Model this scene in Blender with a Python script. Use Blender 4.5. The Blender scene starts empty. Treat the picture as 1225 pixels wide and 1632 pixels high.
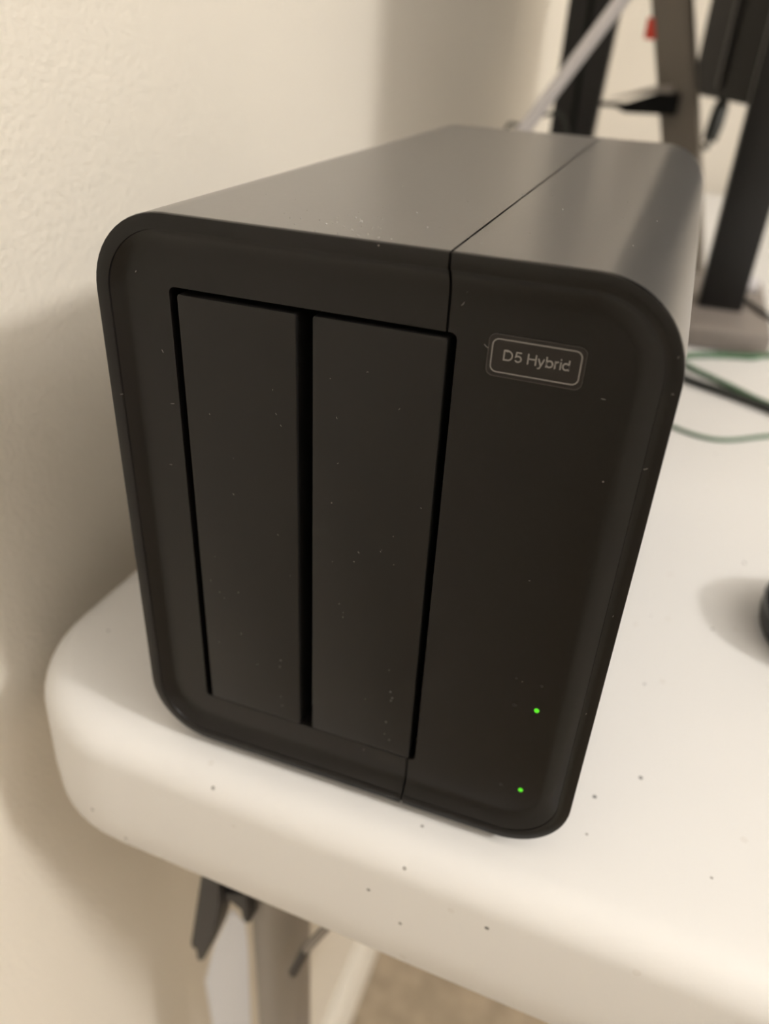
import bpy, bmesh, math, random
from mathutils import Vector, Matrix, Quaternion
random.seed(7)
SC = bpy.context.scene
COL = SC.collection
PI = math.pi

# ------------------------------------------------------------------ camera
cam_d = bpy.data.cameras.new('camera'); cam = bpy.data.objects.new('camera', cam_d); COL.objects.link(cam)
RIGHT = Vector(( 0.93806075, 0.34303293, 0.04868717))
FWD   = Vector((-0.26884553, 0.80931016, -0.52224434))
FWD.normalize(); RIGHT = (RIGHT - FWD*RIGHT.dot(FWD)).normalized()
UP = RIGHT.cross(FWD).normalized()
LOC = Vector((0.11193232, -0.13577926, 0.17787705))
M = Matrix((RIGHT, UP, -FWD)).transposed().to_4x4(); M.translation = LOC
cam.matrix_world = M
cam_d.sensor_fit = 'VERTICAL'; cam_d.sensor_height = 36.0; cam_d.lens = 1251.2/1632*36
cam_d.clip_start = 0.01; cam_d.clip_end = 50
cam_d.dof.use_dof = True; cam_d.dof.focus_distance = 0.163; cam_d.dof.aperture_fstop = 10.0
SC.camera = cam

# ------------------------------------------------------------------ world, lights, exposure
w = bpy.data.worlds.new('world'); SC.world = w; w.use_nodes = True
w.node_tree.nodes['Background'].inputs[0].default_value = (1.0, .96, .92, 1)
w.node_tree.nodes['Background'].inputs[1].default_value = 0.05
SC.view_settings.view_transform = 'Standard'; SC.view_settings.look = 'None'
SC.view_settings.gamma = 1.0; SC.view_settings.use_curve_mapping = False
SC.view_settings.exposure = 0.0
FLOOR = -0.94; CEIL = 1.50; WALLX = -0.075; BACKY = 1.235; ROOMX = 3.6; ROOMY = -2.6
LAMP = Vector((1.92, -0.37, CEIL-0.09))
ld = bpy.data.lights.new('ceiling_lamp_light', 'POINT'); ld.shadow_soft_size = 0.095; ld.energy = 90
ld.color = (1.0, 0.968, 0.925)
lo = bpy.data.objects.new('ceiling_lamp_light', ld); COL.objects.link(lo)
lo.location = LAMP + Vector((0, 0, -0.17))
FILL_LOC = Vector((1.25, -0.55, 0.75))            # uplighter added behind the camera for soft fill off the ceiling
td = bpy.data.lights.new('added_fill_light', 'AREA'); td.shape = 'DISK'; td.size = 0.24; td.energy = 20; td.color = (1.0, 0.968, 0.925)
to = bpy.data.objects.new('added_fill_light', td); COL.objects.link(to)
to.location = FILL_LOC; to.rotation_euler = (PI, 0, 0)

# ------------------------------------------------------------------ materials
def mat(name, color, rough=.5, metal=0, spec=.5, noise=None, bump=None, flecks=None, emit=None, coat=0):
    m = bpy.data.materials.new(name); m.use_nodes = True
    nt = m.node_tree; N = nt.nodes; L = nt.links; b = N['Principled BSDF']
    b.inputs['Base Color'].default_value = (*color, 1); b.inputs['Roughness'].default_value = rough
    b.inputs['Metallic'].default_value = metal; b.inputs['Specular IOR Level'].default_value = spec
    b.inputs['Coat Weight'].default_value = coat
    tc = N.new('ShaderNodeTexCoord'); out = None
    if noise:                                   # (scale, amount)
        n = N.new('ShaderNodeTexNoise'); n.inputs['Scale'].default_value = noise[0]; n.inputs['Detail'].default_value = 4
        L.new(tc.outputs['Object'], n.inputs['Vector'])
        r = N.new('ShaderNodeMapRange'); r.inputs['To Min'].default_value = 1-noise[1]; r.inputs['To Max'].default_value = 1+noise[1]
        L.new(n.outputs['Fac'], r.inputs['Value'])
        v = N.new('ShaderNodeVectorMath'); v.operation = 'SCALE'; v.inputs[0].default_value = color
        L.new(r.outputs[0], v.inputs['Scale']); out = v.outputs[0]; L.new(out, b.inputs['Base Color'])
    if flecks:                                  # list of (scale, radius, keep fraction, colour, strength)
        for sc, rad, keep, fc, st in flecks:
            vo = N.new('ShaderNodeTexVoronoi'); vo.inputs['Scale'].default_value = sc
            nz = N.new('ShaderNodeTexNoise'); nz.inputs['Scale'].default_value = sc*2.5
            L.new(tc.outputs['Object'], nz.inputs['Vector'])
            mx = N.new('ShaderNodeMix'); mx.data_type = 'VECTOR'; mx.inputs['Factor'].default_value = .012
            L.new(tc.outputs['Object'], mx.inputs[4]); L.new(nz.outputs['Color'], mx.inputs[5])
            L.new(tc.outputs['Object'], vo.inputs['Vector'])
            lt = N.new('ShaderNodeMath'); lt.operation = 'LESS_THAN'; lt.inputs[1].default_value = rad
            L.new(vo.outputs['Distance'], lt.inputs[0])
            sp = N.new('ShaderNodeSeparateColor'); L.new(vo.outputs['Color'], sp.inputs[0])
            l2 = N.new('ShaderNodeMath'); l2.operation = 'LESS_THAN'; l2.inputs[1].default_value = keep
            L.new(sp.outputs[0], l2.inputs[0])
            mu = N.new('ShaderNodeMath'); mu.operation = 'MULTIPLY'
            L.new(lt.outputs[0], mu.inputs[0]); L.new(l2.outputs[0], mu.inputs[1])
            m2 = N.new('ShaderNodeMath'); m2.operation = 'MULTIPLY'; m2.inputs[1].default_value = st
            L.new(mu.outputs[0], m2.inputs[0])
            c = N.new('ShaderNodeMix'); c.data_type = 'RGBA'
            if out: L.new(out, c.inputs[6])
            else: c.inputs[6].default_value = (*color, 1)
            c.inputs[7].default_value = (*fc, 1); L.new(m2.outputs[0], c.inputs['Factor'])
            out = c.outputs[2]
        L.new(out, b.inputs['Base Color'])
    if bump:                                    # (scale, strength, distance)
        n = N.new('ShaderNodeTexNoise'); n.inputs['Scale'].default_value = bump[0]; n.inputs['Detail'].default_value = 3
        L.new(tc.outputs['Object'], n.inputs['Vector'])
        bp = N.new('ShaderNodeBump'); bp.inputs['Strength'].default_value = bump[1]; bp.inputs['Distance'].default_value = bump[2]
        L.new(n.outputs['Fac'], bp.inputs['Height']); L.new(bp.outputs[0], b.inputs['Normal'])
    if emit:
        b.inputs['Emission Color'].default_value = (*emit[0], 1); b.inputs['Emission Strength'].default_value = emit[1]
    return m
MT = {}
MT['wall'] = mat('painted_wall', (.73, .685, .61), .6, spec=.3, noise=(3, .02), bump=(450, .8, .00075))
MT['ceiling'] = mat('ceiling_paint', (.86, .84, .81), .9)
MT['trim'] = mat('trim_paint', (.80, .77, .71), .4)
MT['carpet'] = mat('carpet_pile', (.42, .345, .255), .95, spec=.1, noise=(55, .35), bump=(260, .9, .004))
MT['table'] = mat('speckled_table_plastic', (.70, .695, .69), .48, spec=.4, noise=(12, .015), bump=(900, .15, .0002),
                  flecks=[(120, .075, .22, (.25, .24, .23), .8), (95, .06, .30, (.10, .10, .10), .85), (90, .10, .30, (.58, .55, .52), .35)])
MT['leg'] = mat('grey_powder_coat', (.26, .24, .22), .42, metal=.25, bump=(500, .1, .0003))
MT['legdark'] = mat('dark_clip_plastic', (.016, .015, .017), .45)
MT['shell'] = mat('grey_anodised_metal', (.27, .265, .258), .33, metal=.8, noise=(900, .05), bump=(2600, .12, .00005),
                  flecks=[(260, .045, .03, (.75, .72, .66), .8)])
DUST = [(300, .055, .035, (.30, .28, .26), .8), (160, .03, .05, (.22, .20, .19), .8)]
MT['bezel'] = mat('black_satin_plastic', (.0062, .0057, .0056), .27, spec=.27, bump=(3500, .10, .00004), flecks=DUST)
MT['tray'] = mat('black_tray_plastic', (.0085, .0080, .0077), .38, spec=.28, bump=(3500, .10, .00004), flecks=DUST)
MT['black'] = mat('flat_black', (.006, .006, .006), .8, spec=.15)
MT['sticker'] = mat('dark_sticker', (.013, .0105, .010), .30, spec=.3)
MT['print'] = mat('silver_print', (.21, .20, .19), .5)
MT['stickeredge'] = mat('sticker_edge', (.05, .045, .042), .4)
MT['led'] = mat('green_led', (.03, .3, .01), .4, emit=((.075, .62, .006), 1.0))
MT['leddark'] = mat('unlit_led', (.006, .006, .006), .3)
MT['dust'] = mat('dust_fibre', (.34, .33, .31), .8)
MT['rubber'] = mat('rubber', (.02, .02, .02), .8)
MT['stand'] = mat('stand_black', (.010, .0095, .0095), .40, spec=.35)
MT['darkgrey'] = mat('stand_dark_grey', (.009, .0085, .008), .55, spec=.14)
MT['taupe'] = mat('taupe_painted_metal', (.17, .15, .125), .5, metal=.2)
MT['greybase'] = mat('grey_base_plate', (.20, .175, .16), .5)
MT['white'] = mat('white_plastic', (.66, .64, .66), .5)
MT['paper'] = mat('white_paper', (.86, .90, 1.0), .6)
MT['green'] = mat('green_cable', (.045, .12, .055), .45)
MT['cable'] = mat('black_cable', (.014, .017, .015), .45)
MT['red'] = mat('red_plastic', (.75, .06, .03), .4)
MT['lamp'] = mat('lamp_glass', (.9, .85, .75), .4, emit=((1, .92, .82), 4))
MT['screen'] = mat('black_glass', (.01, .01, .012), .12)

# ------------------------------------------------------------------ helpers
BASE = {}
def tag(o, label=None, cat=None, group=None, kind=None):
    if label: o['label'] = label
    if cat: o['category'] = cat
    if group: o['group'] = group
    if kind: o['kind'] = kind
    return o
def thing(name, label, cat, loc, group=None):
    o = bpy.data.objects.new(name, None); o.empty_display_size = .02; COL.objects.link(o)
    o.location = loc; BASE[o] = Vector(loc); return tag(o, label, cat, group)
def obj(name, bm, m, parent=None, smooth=True, ang=40, recalc=True):
    """links bm (world coordinates) as one mesh, relative to its parent's base"""
    if recalc: bmesh.ops.recalc_face_normals(bm, faces=bm.faces)
    off = BASE.get(parent, Vector())
    if parent is None:                      # put the origin at the base of the thing
        xs = [v.co for v in bm.verts]
        off = Vector(((min(c.x for c in xs)+max(c.x for c in xs))/2, (min(c.y for c in xs)+max(c.y for c in xs))/2, min(c.z for c in xs)))
    bmesh.ops.translate(bm, verts=bm.verts, vec=-off)
    me = bpy.data.meshes.new(name); bm.to_mesh(me); bm.free()
    me.materials.append(m)
    if smooth:
        me.shade_smooth(); me.set_sharp_from_angle(angle=math.radians(ang))
    o = bpy.data.objects.new(name, me); COL.objects.link(o)
    if parent is None: o.location = off
    else: o.parent = parent
    BASE[o] = off
    return o
def struct(name, bm, m, parent=None, **k):
    o = obj(name, bm, m, parent, **k); o['kind'] = 'structure'; return o
def box(bm, a, b, bev=0, seg=2):
    a = Vector(a); b = Vector(b)
    r = bmesh.ops.create_cube(bm, size=1)
    for v in r['verts']:
        v.co = Vector(((a[i]+b[i])/2 + v.co[i]*abs(b[i]-a[i]) for i in range(3)))
    if bev:
        es = list({e for v in r['verts'] for e in v.link_edges})
        bmesh.ops.bevel(bm, geom=es, offset=bev, segments=seg, affect='EDGES', profile=.5)
    return bm
def B(a, b, bev=0, seg=2): return box(bmesh.new(), a, b, bev, seg)
def loft(bm, loops, close0=False, close1=False, ring=False):
    vs = [[bm.verts.new(p) for p in lp] for lp in loops]
    n = len(vs[0]); seq = list(zip(vs, vs[1:])) + ([(vs[-1], vs[0])] if ring else [])
    for A, C in seq:
        for i in range(n):
            bm.faces.new((A[i], A[(i+1) % n], C[(i+1) % n], C[i]))
    if close0: bm.faces.new(vs[0])
    if close1: bm.faces.new(list(reversed(vs[-1])))
    return vs
def rrect(x0, z0, x1, z1, r, y, seg=10):
    pts = []
    for cx, cz, a0 in ((x1-r, z1-r, 0), (x0+r, z1-r, 90), (x0+r, z0+r, 180), (x1-r, z0+r, 270)):
        for k in range(seg+1):
            a = math.radians(a0 + 90*k/seg); pts.append(Vector((cx+r*math.cos(a), y, cz+r*math.sin(a))))
    return pts
def tube(pts, r, seg=10, bm=None, smoothn=0, caps=True, radii=None):
    bm = bm or bmesh.new(); P = [Vector(p) for p in pts]
    if smoothn:                              # Catmull-Rom
        Q = [P[0]*2-P[1]] + P + [P[-1]*2-P[-2]]; out = []
        for i in range(1, len(Q)-2):
            for k in range(smoothn):
                t = k/smoothn; a, b, c, d = Q[i-1], Q[i], Q[i+1], Q[i+2]
                out.append(.5*((2*b)+(c-a)*t+(2*a-5*b+4*c-d)*t*t+(3*b-a-3*c+d)*t**3))
        out.append(P[-1]); P = out
    prev = None; loops = []
    for i, p in enumerate(P):
        d = (P[min(i+1, len(P)-1)]-P[max(i-1, 0)]).normalized()
        if prev is None: n = d.orthogonal().normalized()
        else: n = (prev - d*prev.dot(d)).normalized()
        prev = n; bb = d.cross(n); rr = radii[i] if radii else r
        loops.append([p + rr*(math.cos(2*PI*k/seg)*n + math.sin(2*PI*k/seg)*bb) for k in range(seg)])
    loft(bm, loops, caps, caps); return bm
def poly_prism(pts, dvec, bm=None, bev=0):
    bm = bm or bmesh.new(); vs = [bm.verts.new(p) for p in pts]; f = bm.faces.new(vs)
    r = bmesh.ops.extrude_face_region(bm, geom=[f]); nv = [g for g in r['geom'] if isinstance(g, bmesh.types.BMVert)]
    bmesh.ops.translate(bm, verts=nv, vec=dvec)
    if bev: bmesh.ops.bevel(bm, geom=list(bm.edges), offset=bev, segments=2, affect='EDGES')
    return bm
def post(b0, b1, wx, wy, bev=.002, seg=2, tx=1.0):
    """bar of section wx x wy from b0 to b1 (bottom and top kept level); tx scales the top width"""
    bm = bmesh.new(); b0 = Vector(b0); b1 = Vector(b1)
    lo_ = [b0+Vector((sx*wx/2, sy*wy/2, 0)) for sx, sy in ((-1, -1), (1, -1), (1, 1), (-1, 1))]
    hi = [b1+Vector((sx*wx*tx/2, sy*wy/2, 0)) for sx, sy in ((-1, -1), (1, -1), (1, 1), (-1, 1))]
    loft(bm, [lo_, hi], True, True)
    if bev: bmesh.ops.bevel(bm, geom=list(bm.edges), offset=bev, segments=seg, affect='EDGES')
    return bm
def cyl(c, r, h, axis='z', seg=24, bm=None, r2=None):
    bm = bm or bmesh.new(); r2 = r if r2 is None else r2
    ax = {'x': Vector((1, 0, 0)), 'y': Vector((0, 1, 0)), 'z': Vector((0, 0, 1))}[axis]
    u = ax.orthogonal().normalized(); v = ax.cross(u); c = Vector(c)
    loft(bm, [[c+ax*hh+rr*(math.cos(2*PI*k/seg)*u+math.sin(2*PI*k/seg)*v) for k in range(seg)] for hh, rr in ((0, r), (h, r2))], True, True)
    return bm

# ------------------------------------------------------------------ room
T = 0.12
struct('floor', B((WALLX, ROOMY, FLOOR-.1), (ROOMX, BACKY, FLOOR)), MT['carpet'], smooth=False)
struct('ceiling', B((WALLX-T, ROOMY-T, CEIL), (ROOMX+T, BACKY+T, CEIL+.1)), MT['ceiling'], smooth=False)
struct('wall_left', B((WALLX-T, ROOMY-T, FLOOR-.1), (WALLX, BACKY+T, CEIL)), MT['wall'], smooth=False)
struct('wall_back', B((WALLX, BACKY, FLOOR-.1), (ROOMX, BACKY+T, CEIL)), MT['wall'], smooth=False)
struct('wall_right', B((ROOMX, ROOMY-T, FLOOR-.1), (ROOMX+T, BACKY+T, CEIL)), MT['wall'], smooth=False)
struct('wall_front', B((WALLX, ROOMY-T, FLOOR-.1), (ROOMX, ROOMY, CEIL)), MT['wall'], smooth=False)
def baseboard(name, p, axis, L0, L1, sgn):
    prof = [(0, 0), (.014, 0), (.014, .082), (.011, .090), (.008, .097), (.005, .105), (0, .105)]
    if axis == 'y': lp = [[Vector((p+sgn*a, s, FLOOR+h)) for a, h in prof] for s in (L0, L1)]
    else: lp = [[Vector((s, p+sgn*a, FLOOR+h)) for a, h in prof] for s in (L0, L1)]
    bm = bmesh.new(); loft(bm, lp, True, True); struct(name, bm, MT['trim'], ang=25)
baseboard('baseboard_left', WALLX, 'y', ROOMY, BACKY, 1)
baseboard('baseboard_back', BACKY, 'x', WALLX+.014, ROOMX, -1)

# ------------------------------------------------------------------ folding table
TT = -0.0035                                   # height of the table's surface
tab = thing('folding_table', 'off-white speckled plastic folding table with rounded corners, along the left wall', 'table', (.24, .57, FLOOR))
TX0, TX1, TY0, TY1, TR = -.0605, .55, -.0108, 1.205, .048
PIV = Vector((TX0+TR, TY0+TR, 0)); ROT = Matrix.Rotation(-.028, 4, 'Z')
def troll(d, z, n=14):
    out = []
    for cx, cy, a0 in ((TX1-TR, TY1-TR, 0), (TX0+TR, TY1-TR, 90), (TX0+TR, TY0+TR, 180), (TX1-TR, TY0+TR, 270)):
        for k in range(n+1):
            a = math.radians(a0+90*k/n); r = TR-d
            q = Vector((cx+r*math.cos(a), cy+r*math.sin(a), 0))-PIV; q = ROT @ q + PIV
            out.append(Vector((q.x, q.y, z)))
    return out
SR = .0105                                     # shoulder radius
lps = [troll(SR+.0035, TT)]
for k in range(0, 9):
    a = PI/2*k/8; lps.append(troll(SR*(1-math.sin(a)), TT-SR*(1-math.cos(a))-.00015*(k > 0)))
lps += [troll(-.0007, TT-.032), troll(-.0004, TT-.0440), troll(.0012, TT-.0473), troll(.0040, TT-.0480), troll(.0080, TT-.0465), troll(.0100, TT-.040), troll(.0125, TT-.024)]
bm = bmesh.new(); loft(bm, lps, True, True)
obj('tabletop', bm, MT['table'], tab, ang=50)
def tleg(x, y, name='leg'):
    b = tube([(x, y, FLOOR+.012), (x, y, TT-.024)], .0128, 24)
    l = obj(name, b, MT['leg'], tab)
    c = tube([(x, y, FLOOR), (x, y, FLOOR+.03)], .0150, 20); obj('foot_cap', c, MT['rubber'], l)
    return l
LX, LY = .0145, .045
leg0 = tleg(LX, LY)
for q in ((.50, .045), (.045, 1.13), (.50, 1.13)): tleg(*q)
obj('crossbar', tube([(LX, LY, FLOOR+.14), (.50, LY, FLOOR+.14)], .010, 14), MT['leg'], tab)
obj('crossbar', tube([(.045, 1.13, FLOOR+.14), (.50, 1.13, FLOOR+.14)], .010, 14), MT['leg'], tab)
# leg clip: dark plank-like hook with an arm to the leg
def yl(pts, y): return [Vector((x/1000, y, z/1000)) for x, z in pts]
clip = obj('leg_clip', poly_prism(yl([(-9.5, -112), (-20, -171), (-17.5, -172), (-17.5, -180.5), (-14.5, -180), (-8, -160), (-4.5, -144), (-1.5, -128), (-1, -112)], .024), Vector((0, .013, 0)), bev=.0008), MT['legdark'], tab)
clip['label'] = 'dark slanted plastic clip beside the leg'
arm_ = bmesh.new()
poly_prism(yl([(-5, -122), (0, -124), (9, -120), (9, -141), (6, -140), (5.5, -133), (1, -130), (-2.5, -133), (-5, -140)], .027), Vector((0, .008, 0)), arm_, bev=.0005)
obj('clip_arm', arm_, MT['legdark'], clip)
top_ = poly_prism(yl([(-9.5, -28), (-1, -28), (-1, -114), (-9.5, -114)], .027), Vector((0, .006, 0)))
obj('hanger_plate', top_, MT['legdark'], clip)
br = obj('brace', tube([(.0285, .028, -.1655), (.0345, .028, -.1440)], .0021, 10), MT['legdark'], tab)
obj('brace_rod', tube([(.0345, .028, -.1440), (.0450, .028, -.119), (.078, .030, -.030)], .0019, 10), MT['leg'], br)

# ------------------------------------------------------------------ paper tag below the clip
pt = bmesh.new()
prof = [(-27, -214), (-19, -222), (-17.5, -240), (-19.5, -330), (-19.5, -400), (-50, -405), (-47, -345), (-46, -289), (-38, -250)]
poly_prism(yl(prof, .070), Vector((0, .0006, 0)), pt)
for v in pt.verts: v.co.y += .006*math.sin((v.co.z+.2)*18)
tp = thing('paper_tag', 'bluish white paper tag hanging behind the dark clip beside the grey table leg', 'tag', (-.032, .070, -.405))
obj('sheet', pt, MT['paper'], tp)
obj('string', tube([(-.0135, .031, -.168), (-.019, .050, -.188), (-.026, .0690, -.217)], .0007, 6, smoothn=4), MT['paper'], tp)

# ------------------------------------------------------------------ two-bay drive enclosure
W_, H_, D_, R_ = .119, .1457, .2195, .0174
SEAM = .0762; G = .00026
nas = thing('drive_enclosure', 'black-fronted grey metal two-bay drive enclosure at the front corner of the table', 'drive enclosure', (W_/2, D_/2, TT))
def cut(bm, side, gap=G, wall=.004, slope=0):
    x = SEAM + (-gap if side < 0 else gap)
    r = bmesh.ops.bisect_plane(bm, geom=bm.verts[:]+bm.edges[:]+bm.faces[:], dist=1e-7, plane_co=(x, 0, 0), plane_no=(1, 0, 0),
                               clear_outer=side < 0, clear_inner=side > 0)
    if wall:
        es = [g for g in r['geom_cut'] if isinstance(g, bmesh.types.BMEdge)]
        e = bmesh.ops.extrude_edge_only(bm, edges=es)
        bmesh.ops.translate(bm, verts=[g for g in e['geom'] if isinstance(g, bmesh.types.BMVert)], vec=(0, wall, 0))
    return bm
PD = .0025                                    # depth of the recessed face
HX0, HZ0, HX1, HZ1, HR = .0162, .01515, .0783, .1307, .0014
def bezel_bm():
    bm = bmesh.new()
    prof = [(.0017, .0112), (.0017, .0013), (.0003, .00115), (0, .0011), (0, .0004), (.0001, .0001), (.0004, 0), (.0029, 0), (.0031, .0001), (.0032, .0005)] + \
           [(.0032+.0050*k/9, PD-(.0070-math.sqrt(.0070**2-(.0050*(1-k/9))**2))) for k in range(1, 10)] + [(.0096, PD)]
    lps = [rrect(i, i, W_-i, H_-i, max(R_-i, .0085 if i > .006 else R_-i), y, 14) for i, y in prof]
    vs = loft(bm, lps)
    hole = [bm.verts.new(p) for p in rrect(HX0, HZ0, HX1, HZ1, HR, PD, 6)]
    he = [bm.edges.new((hole[i], hole[(i+1) % len(hole)])) for i in range(len(hole))]
    ie = [e for e in bm.edges if all(v in set(vs[-1]) for v in e.verts)]
    bmesh.ops.triangle_fill(bm, edges=he+ie, use_beauty=True, use_dissolve=False)
    r = bmesh.ops.extrude_edge_only(bm, edges=he)
    bmesh.ops.translate(bm, verts=[g for g in r['geom'] if isinstance(g, bmesh.types.BMVert)], vec=(0, .0110, 0))
    return bm
fl = obj('front_bezel', cut(bezel_bm(), -1), MT['bezel'], nas, ang=32, recalc=True)
fr = obj('front_bezel', cut(bezel_bm(), 1), MT['bezel'], nas, ang=32, recalc=True)
fl['label'] = 'black front section around the two drive trays'
fr['label'] = 'black right-hand front section with status lights'
def shell_bm():
    bm = bmesh.new(); i = .0014
    loft(bm, [rrect(0, 0, W_, H_, R_, .0012, 16), rrect(0, 0, W_, H_, R_, D_-.001, 16), rrect(.0006, .0006, W_-.0006, H_-.0006, R_-.0006, D_, 16),
              rrect(i, i, W_-i, H_-i, R_-i, D_, 16), rrect(i, i, W_-i, H_-i, R_-i, .0012, 16)], ring=True)
    return bm
obj('metal_shell', cut(shell_bm(), -1, .00024, 0), MT['shell'], nas, ang=25)
obj('metal_shell', cut(shell_bm(), 1, .00024, 0), MT['shell'], nas, ang=25)
bm = bmesh.new(); i = .0017
loft(bm, [rrect(i, i, W_-i, H_-i, R_-i, .0136, 10), rrect(i, i, W_-i, H_-i, R_-i, D_-.002, 10)], True, True)
obj('chassis', bm, MT['black'], nas)
for pr in (((.0007, .0003), (.0137, .0003), (.0137, .0148), (.0032, .0148), (.0032, .0028), (.0007, .0028)),
           ((.0007, H_-.0003), (.0137, H_-.0003), (.0137, .1311), (.0032, .1311), (.0032, .1429), (.0007, .1429))):
    obj('seam_light_block', poly_prism([Vector((SEAM-.0012, y, z)) for y, z in pr], Vector((.0024, 0, 0))), MT['black'], nas, smooth=False)  # black strip added behind the seam to stop light leaking through
bm = bmesh.new(); i = .0016
loft(bm, [rrect(i, i, W_-i, H_-i, R_-i, D_-.0018, 10), rrect(i, i, W_-i, H_-i, R_-i, D_-.0002, 10)], True, True)
bk = obj('back_panel', bm, MT['bezel'], nas, ang=25)
bm = bmesh.new()
for rr in (.034, .026, .018, .010):
    tube([(W_*.5+rr*math.cos(2*PI*k/32), D_+.0004, .085+rr*math.sin(2*PI*k/32)) for k in range(33)], .0009, 6, bm, caps=True)
for k in range(4):
    a = PI/4+PI/2*k; tube([(W_*.5+.004*math.cos(a), D_+.0004, .085+.004*math.sin(a)), (W_*.5+.035*math.cos(a), D_+.0004, .085+.035*math.sin(a))], .0009, 6, bm)
obj('fan_grille', bm, MT['leg'], bk)
obj('port', B((.040, D_-.0003, .018), (.050, D_+.0006, .022), .0003), MT['black'], bk)
obj('port', B((.062, D_-.0003, .016), (.072, D_+.0006, .024), .0003), MT['black'], bk)
# drive trays
def tray(x0, z0, x1, z1, dots):
    bm = bmesh.new()
    lp = [rrect(x0, z0, x1, z1, .0006, .0132, 5), rrect(x0, z0, x1, z1, .0006, .0028, 5), rrect(x0+.0001, z0+.0001, x1-.0001, z1-.0001, .00055, .0025, 5),
          rrect(x0+.0004, z0+.0004, x1-.0004, z1-.0004, .0005, .0024, 5)]
    loft(bm, lp, True, True)
    t = obj('drive_tray', bm, MT['tray'], nas, ang=50)
    for dx, dz in dots:
        b = bmesh.new(); bmesh.ops.create_uvsphere(b, u_segments=8, v_segments=6, radius=.00028, matrix=Matrix.Translation((dx, .00238, dz)))
        obj('indicator_bump', b, MT['stickeredge'], t)
    return t
tray(.0180, .0153, .0452, .1293, [(.0399, .0365), (.0396, .0342), (.0397, .0235), (.0400, .0203)])
tray(.0488, .0153, .0765, .1295, [(.0703, .0369), (.0709, .0350), (.0706, .0340), (.0697, .0261), (.0709, .0200)])
# sticker with the printed words
def frame_ring(x0, z0, x1, z1, r, t, y, h):
    bm = bmesh.new()
    o_, i_ = rrect(x0, z0, x1, z1, r, y, 8), rrect(x0+t, z0+t, x1-t, z1-t, r-t, y, 8)
    loft(bm, [o_, i_, [p+Vector((0, h, 0)) for p in i_], [p+Vector((0, h, 0)) for p in o_]], ring=True); return bm
lab_y = PD-.00012
bm = bmesh.new(); loft(bm, [rrect(.0843, .1238, .1022, .1319, .0014, lab_y, 8), rrect(.0843, .1238, .1022, .1319, .0014, PD, 8)], True, True)
st = obj('sticker', bm, MT['sticker'], fr); st['label'] = 'dark rounded sticker with silver outline and lettering'
obj('sticker_border', frame_ring(.0850, .1246, .1015, .1311, .0013, .00019, lab_y-.00004, .00006), MT['print'], fr)
obj('sticker_rim', frame_ring(.0843, .1238, .1022, .1319, .0014, .00009, lab_y-.00003, .00006), MT['stickeredge'], fr)
def arc(cx, cz, rx, rz, a0, a1, n=10):
    return [(cx+rx*math.cos(math.radians(a0+(a1-a0)*k/n)), cz+rz*math.sin(math.radians(a0+(a1-a0)*k/n))) for k in range(n+1)]
SW = .115                                      # stroke width, cap height = 1
h_ = SW/2
GL = {'D': ([[(h_, h_), (h_, 1-h_)]+[(.36, 1-h_)]+arc(.36, .5, .36, .5-h_, 90, -90, 14)+[(h_, h_)]], .80),
      '5': ([[(.56, 1-h_), (.17, 1-h_), (.10, .50)]+arc(.31, .33, .25, .33-h_, 128, -150, 16)], .62),
      'H': ([[(h_, 0), (h_, 1)], [(.68, 0), (.68, 1)], [(h_, .53), (.68, .53)]], .74),
      'y': ([[(.04, .72), (.27, .05)], [(.50, .72), (.25, -.03), (.19, -.17), (.12, -.215), (.03, -.21)]], .54),
      'b': ([[(h_, 0), (h_, 1)], arc(.31, .36, .24, .36-h_, 0, 360, 22)], .60),
      'r': ([[(h_, 0), (h_, .72)], arc(.28, .40, .22, .28, 170, 75, 8)], .34),
      'i': ([[(h_, 0), (h_, .72)], [(h_, .87), (h_, 1)]], .115),
      'd': ([[(.50, 0), (.50, 1)], arc(.27, .36, .24, .36-h_, 0, 360, 22)], .56)}
words = []; px = 0
for ch in 'D5 Hybrid':
    if ch == ' ': px += .34; continue
    for st_ in GL[ch][0]: words.append([(px+a, b) for a, b in st_])
    px += GL[ch][1]+.092
px -= .092
bm = bmesh.new(); SX = (.0995-.0873)/px; SZ = .00200; LY_ = lab_y-.00005
for st_ in words:
    P = [Vector((.0873+a*SX, 0, .1271+b*SZ)) for a, b in st_]; hw = SW*SZ/2; L_ = []; R2 = []
    closed = (P[0]-P[-1]).length < 1e-7
    for k, p in enumerate(P):
        d0 = (p-P[k-1]).normalized() if k else None; d1 = (P[k+1]-p).normalized() if k < len(P)-1 else None
        if closed and k == 0: d0 = (P[0]-P[-2]).normalized()
        if closed and k == len(P)-1: d1 = (P[1]-P[0]).normalized()
        d = (d0 or d1)+(d1 or d0); d.normalize(); c_ = max(.5, d.dot(d1 or d0))
        n = Vector((-d.z, 0, d.x))*hw/c_; L_.append(p+n); R2.append(p-n)
    va = [bm.verts.new((q.x, LY_, q.z)) for q in L_]; vb = [bm.verts.new((q.x, LY_, q.z)) for q in R2]
    for k in range(len(P)-1): bm.faces.new((va[k], vb[k], vb[k+1], va[k+1]))
bmesh.ops.recalc_face_normals(bm, faces=bm.faces)
r_ = bmesh.ops.extrude_face_region(bm, geom=bm.faces[:])
bmesh.ops.translate(bm, verts=[g for g in r_['geom'] if isinstance(g, bmesh.types.BMVert)], vec=(0, .00005, 0))
obj('lettering', bm, MT['print'], fr, smooth=False)
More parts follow.
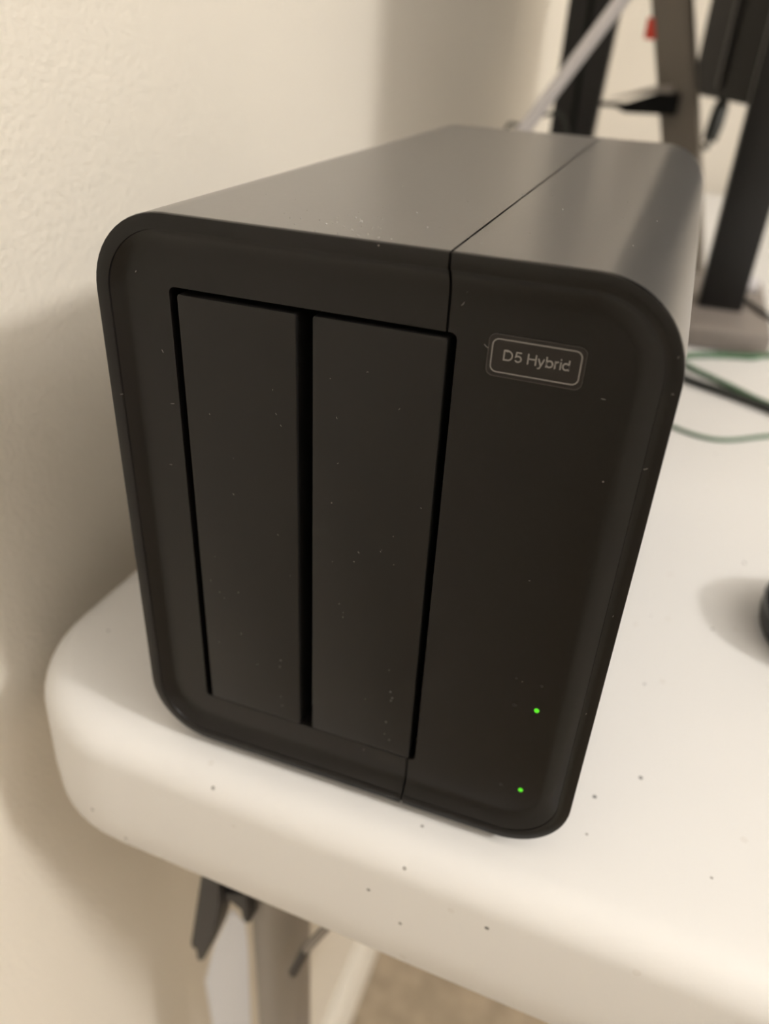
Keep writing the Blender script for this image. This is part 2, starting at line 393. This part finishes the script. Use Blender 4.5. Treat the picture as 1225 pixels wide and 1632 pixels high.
# status lights
for x, z in ((.1061, .0445), (.1062, .0168)):
    b = bmesh.new(); bmesh.ops.create_uvsphere(b, u_segments=16, v_segments=10, radius=.00078, matrix=Matrix.Translation((x, PD+.0001, z)) @ Matrix.Diagonal((.85, .35, 1, 1)))
    obj('status_light', b, MT['led'], fr)['label'] = 'lit green status light'
for x, z, r in ((.1061, .0522, .00042), (.1009, .0442, .00055), (.1012, .0166, .0005), (.1002, .0525, .0003)):
    obj('status_light', cyl((x, PD-.00003, z), r, .0002, 'y', 14), MT['leddark'], fr)['label'] = 'unlit dark status light'
# lint: small fibres lying on the front and the top
bm = bmesh.new()
def fibre(x, z, l, a, y=PD-.00003, curl=.4):
    P = []
    for k in range(4):
        P.append(Vector((x, y-.00003, z))); x += l/3*math.cos(a)/1000; z += l/3*math.sin(a)/1000; a += curl*random.uniform(-1, 1)
    tube(P, .000035, 4, bm)
for x, z, l, a in ((.0130, .1165, .7, -.9), (.0085, .1325, .5, 1), (.0792, .1385, .9, .8), (.0785, .1360, .8, .9), (.0835, .1295, 1.2, -.7), (.1072, .1370, .9, .2),
                   (.1100, .1360, .8, 1.3), (.1060, .1230, .8, .1), (.0120, .0880, .6, .2), (.0140, .1040, .9, .1), (.0990, .0800, .4, .4), (.0640, .0130, .6, 1.4), (.1015, .0520, .3, 0)):
    fibre(x, z, l, a)
for x, z, l, a in ((.1170, .1335, .35, 1), (.1175, .1270, .4, .5), (.1160, .1120, .8, .3), (.0060-.0035, .105, .8, .2), (.1172, .078, .4, 1.2), (.1168, .0500, .4, 1)):
    fibre(x, z, l, a, 0)
for k in range(16):
    fibre(random.uniform(.02, .044), random.uniform(.03, .125), random.uniform(.15, .5), random.uniform(0, 3), .0024)
for k in range(16):
    fibre(random.uniform(.051, .075), random.uniform(.03, .125), random.uniform(.15, .5), random.uniform(0, 3), .0024)
for k in range(70):                            # crumbs on the top, thickest near the front middle
    s = random.uniform(.00008, .00022); x = random.gauss(.054, .007) if k < 45 else random.uniform(.02, .11); y = abs(random.gauss(.010, .008)) if k < 45 else random.uniform(.003, .1)
    bmesh.ops.create_icosphere(bm, subdivisions=1, radius=s, matrix=Matrix.Translation((x, max(y, .002), H_+s*.5)))
lint = obj('lint', bm, MT['dust'], nas, smooth=False); lint['kind'] = 'stuff'
for x, y in ((.018, .014), (.101, .014), (.018, .205), (.101, .205)):
    obj('rubber_foot', cyl((x, y, TT), .0078, -TT+.0001, 'z', 24, r2=.0085), MT['rubber'], nas)

# ------------------------------------------------------------------ monitor on its stand, right rear
MZ = .140

A0 = Vector((.0956, .780, 0)); UU = Vector((.333, -.943, 0)).normalized(); NN = Vector((.943, .333, 0))   # NN: towards the screen side
mon = thing('monitor', 'black monitor seen from behind and edge-on, on a black column with a grey base plate', 'monitor', (.155, .53, TT))
def mbox(s0, s1, n0, n1, z0, z1, bev=.003):
    p = [A0+UU*s+NN*n+Vector((0, 0, z0)) for s, n in ((s0, n0), (s1, n0), (s1, n1), (s0, n1))]
    return poly_prism(p, Vector((0, 0, z1-z0)), bev=bev)
hs = obj('screen_housing', mbox(0, .585, 0, .016, MZ, .50), MT['darkgrey'], mon)
obj('screen', mbox(.008, .577, .0155, .0172, MZ+.012, .492, 0), MT['screen'], hs)
obj('back_cover', mbox(.105, .48, -.014, .001, MZ+.006, .44, .004), MT['darkgrey'], mon)
obj('ridge', mbox(.112, .120, -.017, -.013, MZ+.010, .43, .001), MT['legdark'], mon)
obj('stand_base', B((.112, .445, TT), (.191, .605, .0135), .004, 3), MT['greybase'], mon)['label'] = 'grey taupe base plate'
cm = obj('stand_column', B((.1395, .493, .0130), (.1710, .520, .40), .002), MT['stand'], mon)
obj('mounting_arm', B((.148, .497, .29), (.205, .516, .33), .003), MT['stand'], mon)
obj('column_knob', cyl((.1705, .508, .030), .006, .008, 'x', 16), MT['white'], cm)['label'] = 'small white knob'

# ------------------------------------------------------------------ stand behind the enclosure
es = thing('equipment_stand', 'black post joined by a short arm to a slanted taupe leg behind the enclosure', 'stand', (.06, .62, TT))
bm = bmesh.new()
P1 = [(-.0045, .0335, TT), (-.0057, .0302, .1125), (-.0053, .0349, .2062), (.004, .062, .46)]
loft(bm, [[Vector((a, .60, z)), Vector((b, .60, z)), Vector((b, .618, z)), Vector((a, .618, z))] for a, b, z in P1], True, True)
bmesh.ops.bevel(bm, geom=list(bm.edges), offset=.0015, segments=2, affect='EDGES')
pst = obj('post', bm, MT['stand'], es, ang=30)
obj('post_groove', B((.0105, .5985, TT), (.0145, .6005, .30), .0004), MT['black'], pst)
obj('post_foot', B((-.03, .55, TT), (.060, .660, TT+.006), .002), MT['stand'], es)
bm = bmesh.new()
P4 = [(.1150, .1445, TT), (.0850, .1145, .107), (.0540, .0833, .2085), (-.022, .0095, .46)]
loft(bm, [[Vector((a, .625, z)), Vector((b, .625, z)), Vector((b+.004, .640, z)), Vector((a+.004, .640, z))] for a, b, z in P4], True, True)
bmesh.ops.bevel(bm, geom=list(bm.edges), offset=.002, segments=2, affect='EDGES')
lg = obj('slanted_leg', bm, MT['taupe'], es, ang=30); lg['label'] = 'slanted flat taupe metal leg'
am = bmesh.new()
poly_prism([Vector(p) for p in ((.028, .606, .136), (.050, .606, .1365), (.074, .606, .1455), (.092, .606, .146), (.092, .606, .131), (.052, .606, .1300), (.044, .606, .1335), (.028, .606, .1335))], Vector((0, .019, 0)), am, .0008)
a_ = obj('arm', am, MT['black'], es)
obj('arm_cover', poly_prism([Vector(p) for p in ((.036, .604, .139), (.074, .604, .1510), (.086, .604, .152), (.086, .604, .1462), (.074, .604, .1462))], Vector((0, .021, 0)), None, .0006), MT['leg'], a_)
obj('red_button', B((.0545, .626, .182), (.0640, .634, .197), .001), MT['red'], lg)['label'] = 'small red button on the leg'

# ------------------------------------------------------------------ cables
def cable(name, pts, r, m, label, n=8, plug=None):
    if plug is None:
        return tag(obj(name, tube(pts, r, 10, smoothn=n), m), label, 'cable')
    t = thing(name, label, 'cable', plug[1])
    obj('cord', tube(pts, r, 8, smoothn=n), m, t)
    obj('plug', tube(plug, .0068, 14, radii=[.0045, .0068, .0070, .0062][:len(plug)]), MT['cable'], t)
    return t
cable('white_cable', [(-.02, .47, TT+.0043), (-.030, .43, .03), (-.018, .42, .09), (.012, .42, .136), (.054, .42, .200), (.105, .42, .278), (.160, .42, .362), (.187, .423, .402), (.1945, .424, .4135)], .0043, MT['white'],
      'thick pale cable slanting across in front of the black upright post')
cable('thin_cable', [(-.035, .47, TT+.0012), (-.030, .49, .06), (-.018, .48, .120), (-.0085, .48, .1255), (.0105, .48, .1335), (.0220, .48, .1315), (.034, .48, .10), (.05, .50, .02), (.056, .53, TT+.0012)], .0013, MT['cable'],
      'thin dark cable looping up behind the top of the drive enclosure, left of the post')
cable('monitor_cable', [(.1230, .700, .108), (.1215, .700, .101), (.113, .700, .1045), (.1135, .700, .096), (.118, .692, .085), (.104, .680, .04), (.100, .66, TT+.0016), (.085, .70, TT+.0016)], .0022, MT['cable'],
      'black cable with a thick plug hanging below the monitor', plug=[(.1265, .710, .1398), (.1262, .708, .1345), (.1248, .702, .120), (.1230, .700, .1070)])
cable('green_cable', [(.110, .405, TT+.0022), (.128, .412, TT+.0022), (.1453, .4258, TT+.0022), (.166, .4350, TT+.0022), (.1812, .4400, TT+.0022), (.1928, .4500, TT+.0022), (.24, .47, TT+.0022), (.30, .50, TT+.0022)], .0022, MT['green'],
      'green cable lying on the table just in front of the grey monitor base')
cable('black_cable', [(.158, .565, .0152), (.1705, .537, .0152), (.1810, .508, .0152), (.1895, .486, .0152), (.1945, .478, .0120), (.2005, .470, .004), (.212, .462, TT+.0015), (.26, .44, TT+.0015)], .0015, MT['cable'],
      'thin black cable running over the grey monitor base')
cable('thick_black_cable', [(.118, .395, TT+.0026), (.1391, .3732, TT+.0026), (.162, .3600, TT+.0026), (.1868, .3450, TT+.0026), (.23, .313, TT+.0026), (.30, .285, TT+.0026)], .0026, MT['cable'],
      'thicker black cable on the table, lower of the two converging straight ones')
cable('thick_black_cable', [(.120, .425, TT+.0018), (.1403, .3994, TT+.0018), (.164, .3770, TT+.0018), (.1875, .3545, TT+.0018), (.2330, .3230, TT+.0018), (.30, .31, TT+.0018)], .0018, MT['green'],
      'dark green cable on the table, upper of the two converging straight ones')
cable('curved_cable', [(.112, .315, TT+.0011), (.1347, .296, TT+.0011), (.1587, .2900, TT+.0011), (.1854, .3080, TT+.0011), (.22, .350-.02, TT+.0011-0), (.30, .36-.02, TT+.0011)], .0011, MT['green'],
      'thin green cable curving across the table, nearest of the cables')

# ------------------------------------------------------------------ adapter at the table's far end
ad = thing('power_adapter', 'small dark blue-grey box at the far end of the table by the right frame edge', 'adapter', (.262, 1.155, TT))
bd = obj('case', B((.222, 1.125, TT), (.302, 1.175, .030), .004, 3), MT['darkgrey'], ad)
obj('cord', tube([(.302, 1.15, .012), (.33, 1.15, .008), (.37, 1.13, TT+.002), (.45, 1.10, TT+.002)], .002, 8, smoothn=6), MT['cable'], ad)

# ------------------------------------------------------------------ mouse
ms = thing('computer_mouse', 'glossy black rounded mouse on the white table, cut off by the right frame edge', 'mouse', (.2055, .1290, TT))
MC = Vector((.2085, .1290, TT)); am_ = Matrix.Rotation(math.radians(8), 4, 'Z')
def mring(f, h, k=40):
    return [MC + am_ @ Vector((.0375*f*math.copysign(abs(math.cos(2*PI*i/k))**.85, math.cos(2*PI*i/k)), .0290*f*math.copysign(abs(math.sin(2*PI*i/k))**.9, math.sin(2*PI*i/k)), h)) for i in range(k)]
bm = bmesh.new()
loft(bm, [mring(.93, .0008), mring(.965, .003), mring(.985, .007), mring(.975, .0105)], True, True); obj('base', bm, MT['stand'], ms)
bm = bmesh.new()
lp = [mring(.985, .0108)]+[mring(math.cos(a)**.75*1.0, .0108+.0120*math.sin(a)) for a in [PI/2*k/12 for k in range(1, 12)]]
loft(bm, lp, True, True); mat_m = mat('glossy_black', (.010, .011, .010), .22, spec=.5); obj('cover', bm, mat_m, ms, ang=70)
obj('scroll_wheel', cyl(MC+Vector((.018, -.003, .0180)), .005, .006, 'y', 20), MT['rubber'], ms)

# ------------------------------------------------------------------ ceiling lamp (its light is set at the top)
cl = thing('ceiling_lamp', 'round white ceiling lamp with a frosted glass bowl', 'lamp', LAMP)
obj('mount', cyl((LAMP.x, LAMP.y, CEIL-.03), .15, .03, 'z', 40), MT['trim'], cl)
bm = bmesh.new()
loft(bm, [[Vector((LAMP.x+r*math.cos(2*PI*k/40), LAMP.y+r*math.sin(2*PI*k/40), CEIL-.03-h)) for k in range(40)] for r, h in ((.145, 0), (.145, .02), (.13, .05), (.09, .07), (.03, .078))], True, True)
obj('glass_bowl', bm, MT['lamp'], cl)

fl_ = thing('added_fill_lamp', 'dark uplighter with a bowl shade, added out of view for fill light', 'lamp', (FILL_LOC.x, FILL_LOC.y, FLOOR))  # body of the added fill light, out of view
obj('base', cyl((FILL_LOC.x, FILL_LOC.y, FLOOR), .14, .02, 'z', 36, r2=.12), MT['stand'], fl_)
obj('pole', cyl((FILL_LOC.x, FILL_LOC.y, FLOOR+.02), .012, FILL_LOC.z-.08-FLOOR-.02, 'z', 16), MT['stand'], fl_)
bm = bmesh.new()
def tr(r, z): return [Vector((FILL_LOC.x+r*math.cos(2*PI*k/36), FILL_LOC.y+r*math.sin(2*PI*k/36), FILL_LOC.z+z)) for k in range(36)]
loft(bm, [tr(.02, -.082), tr(.09, -.06), tr(.14, -.02), tr(.16, .03), tr(.155, .03), tr(.135, -.018), tr(.085, -.055), tr(.015, -.074)], True, True)
obj('fill_lamp_shade', bm, MT['trim'], fl_)
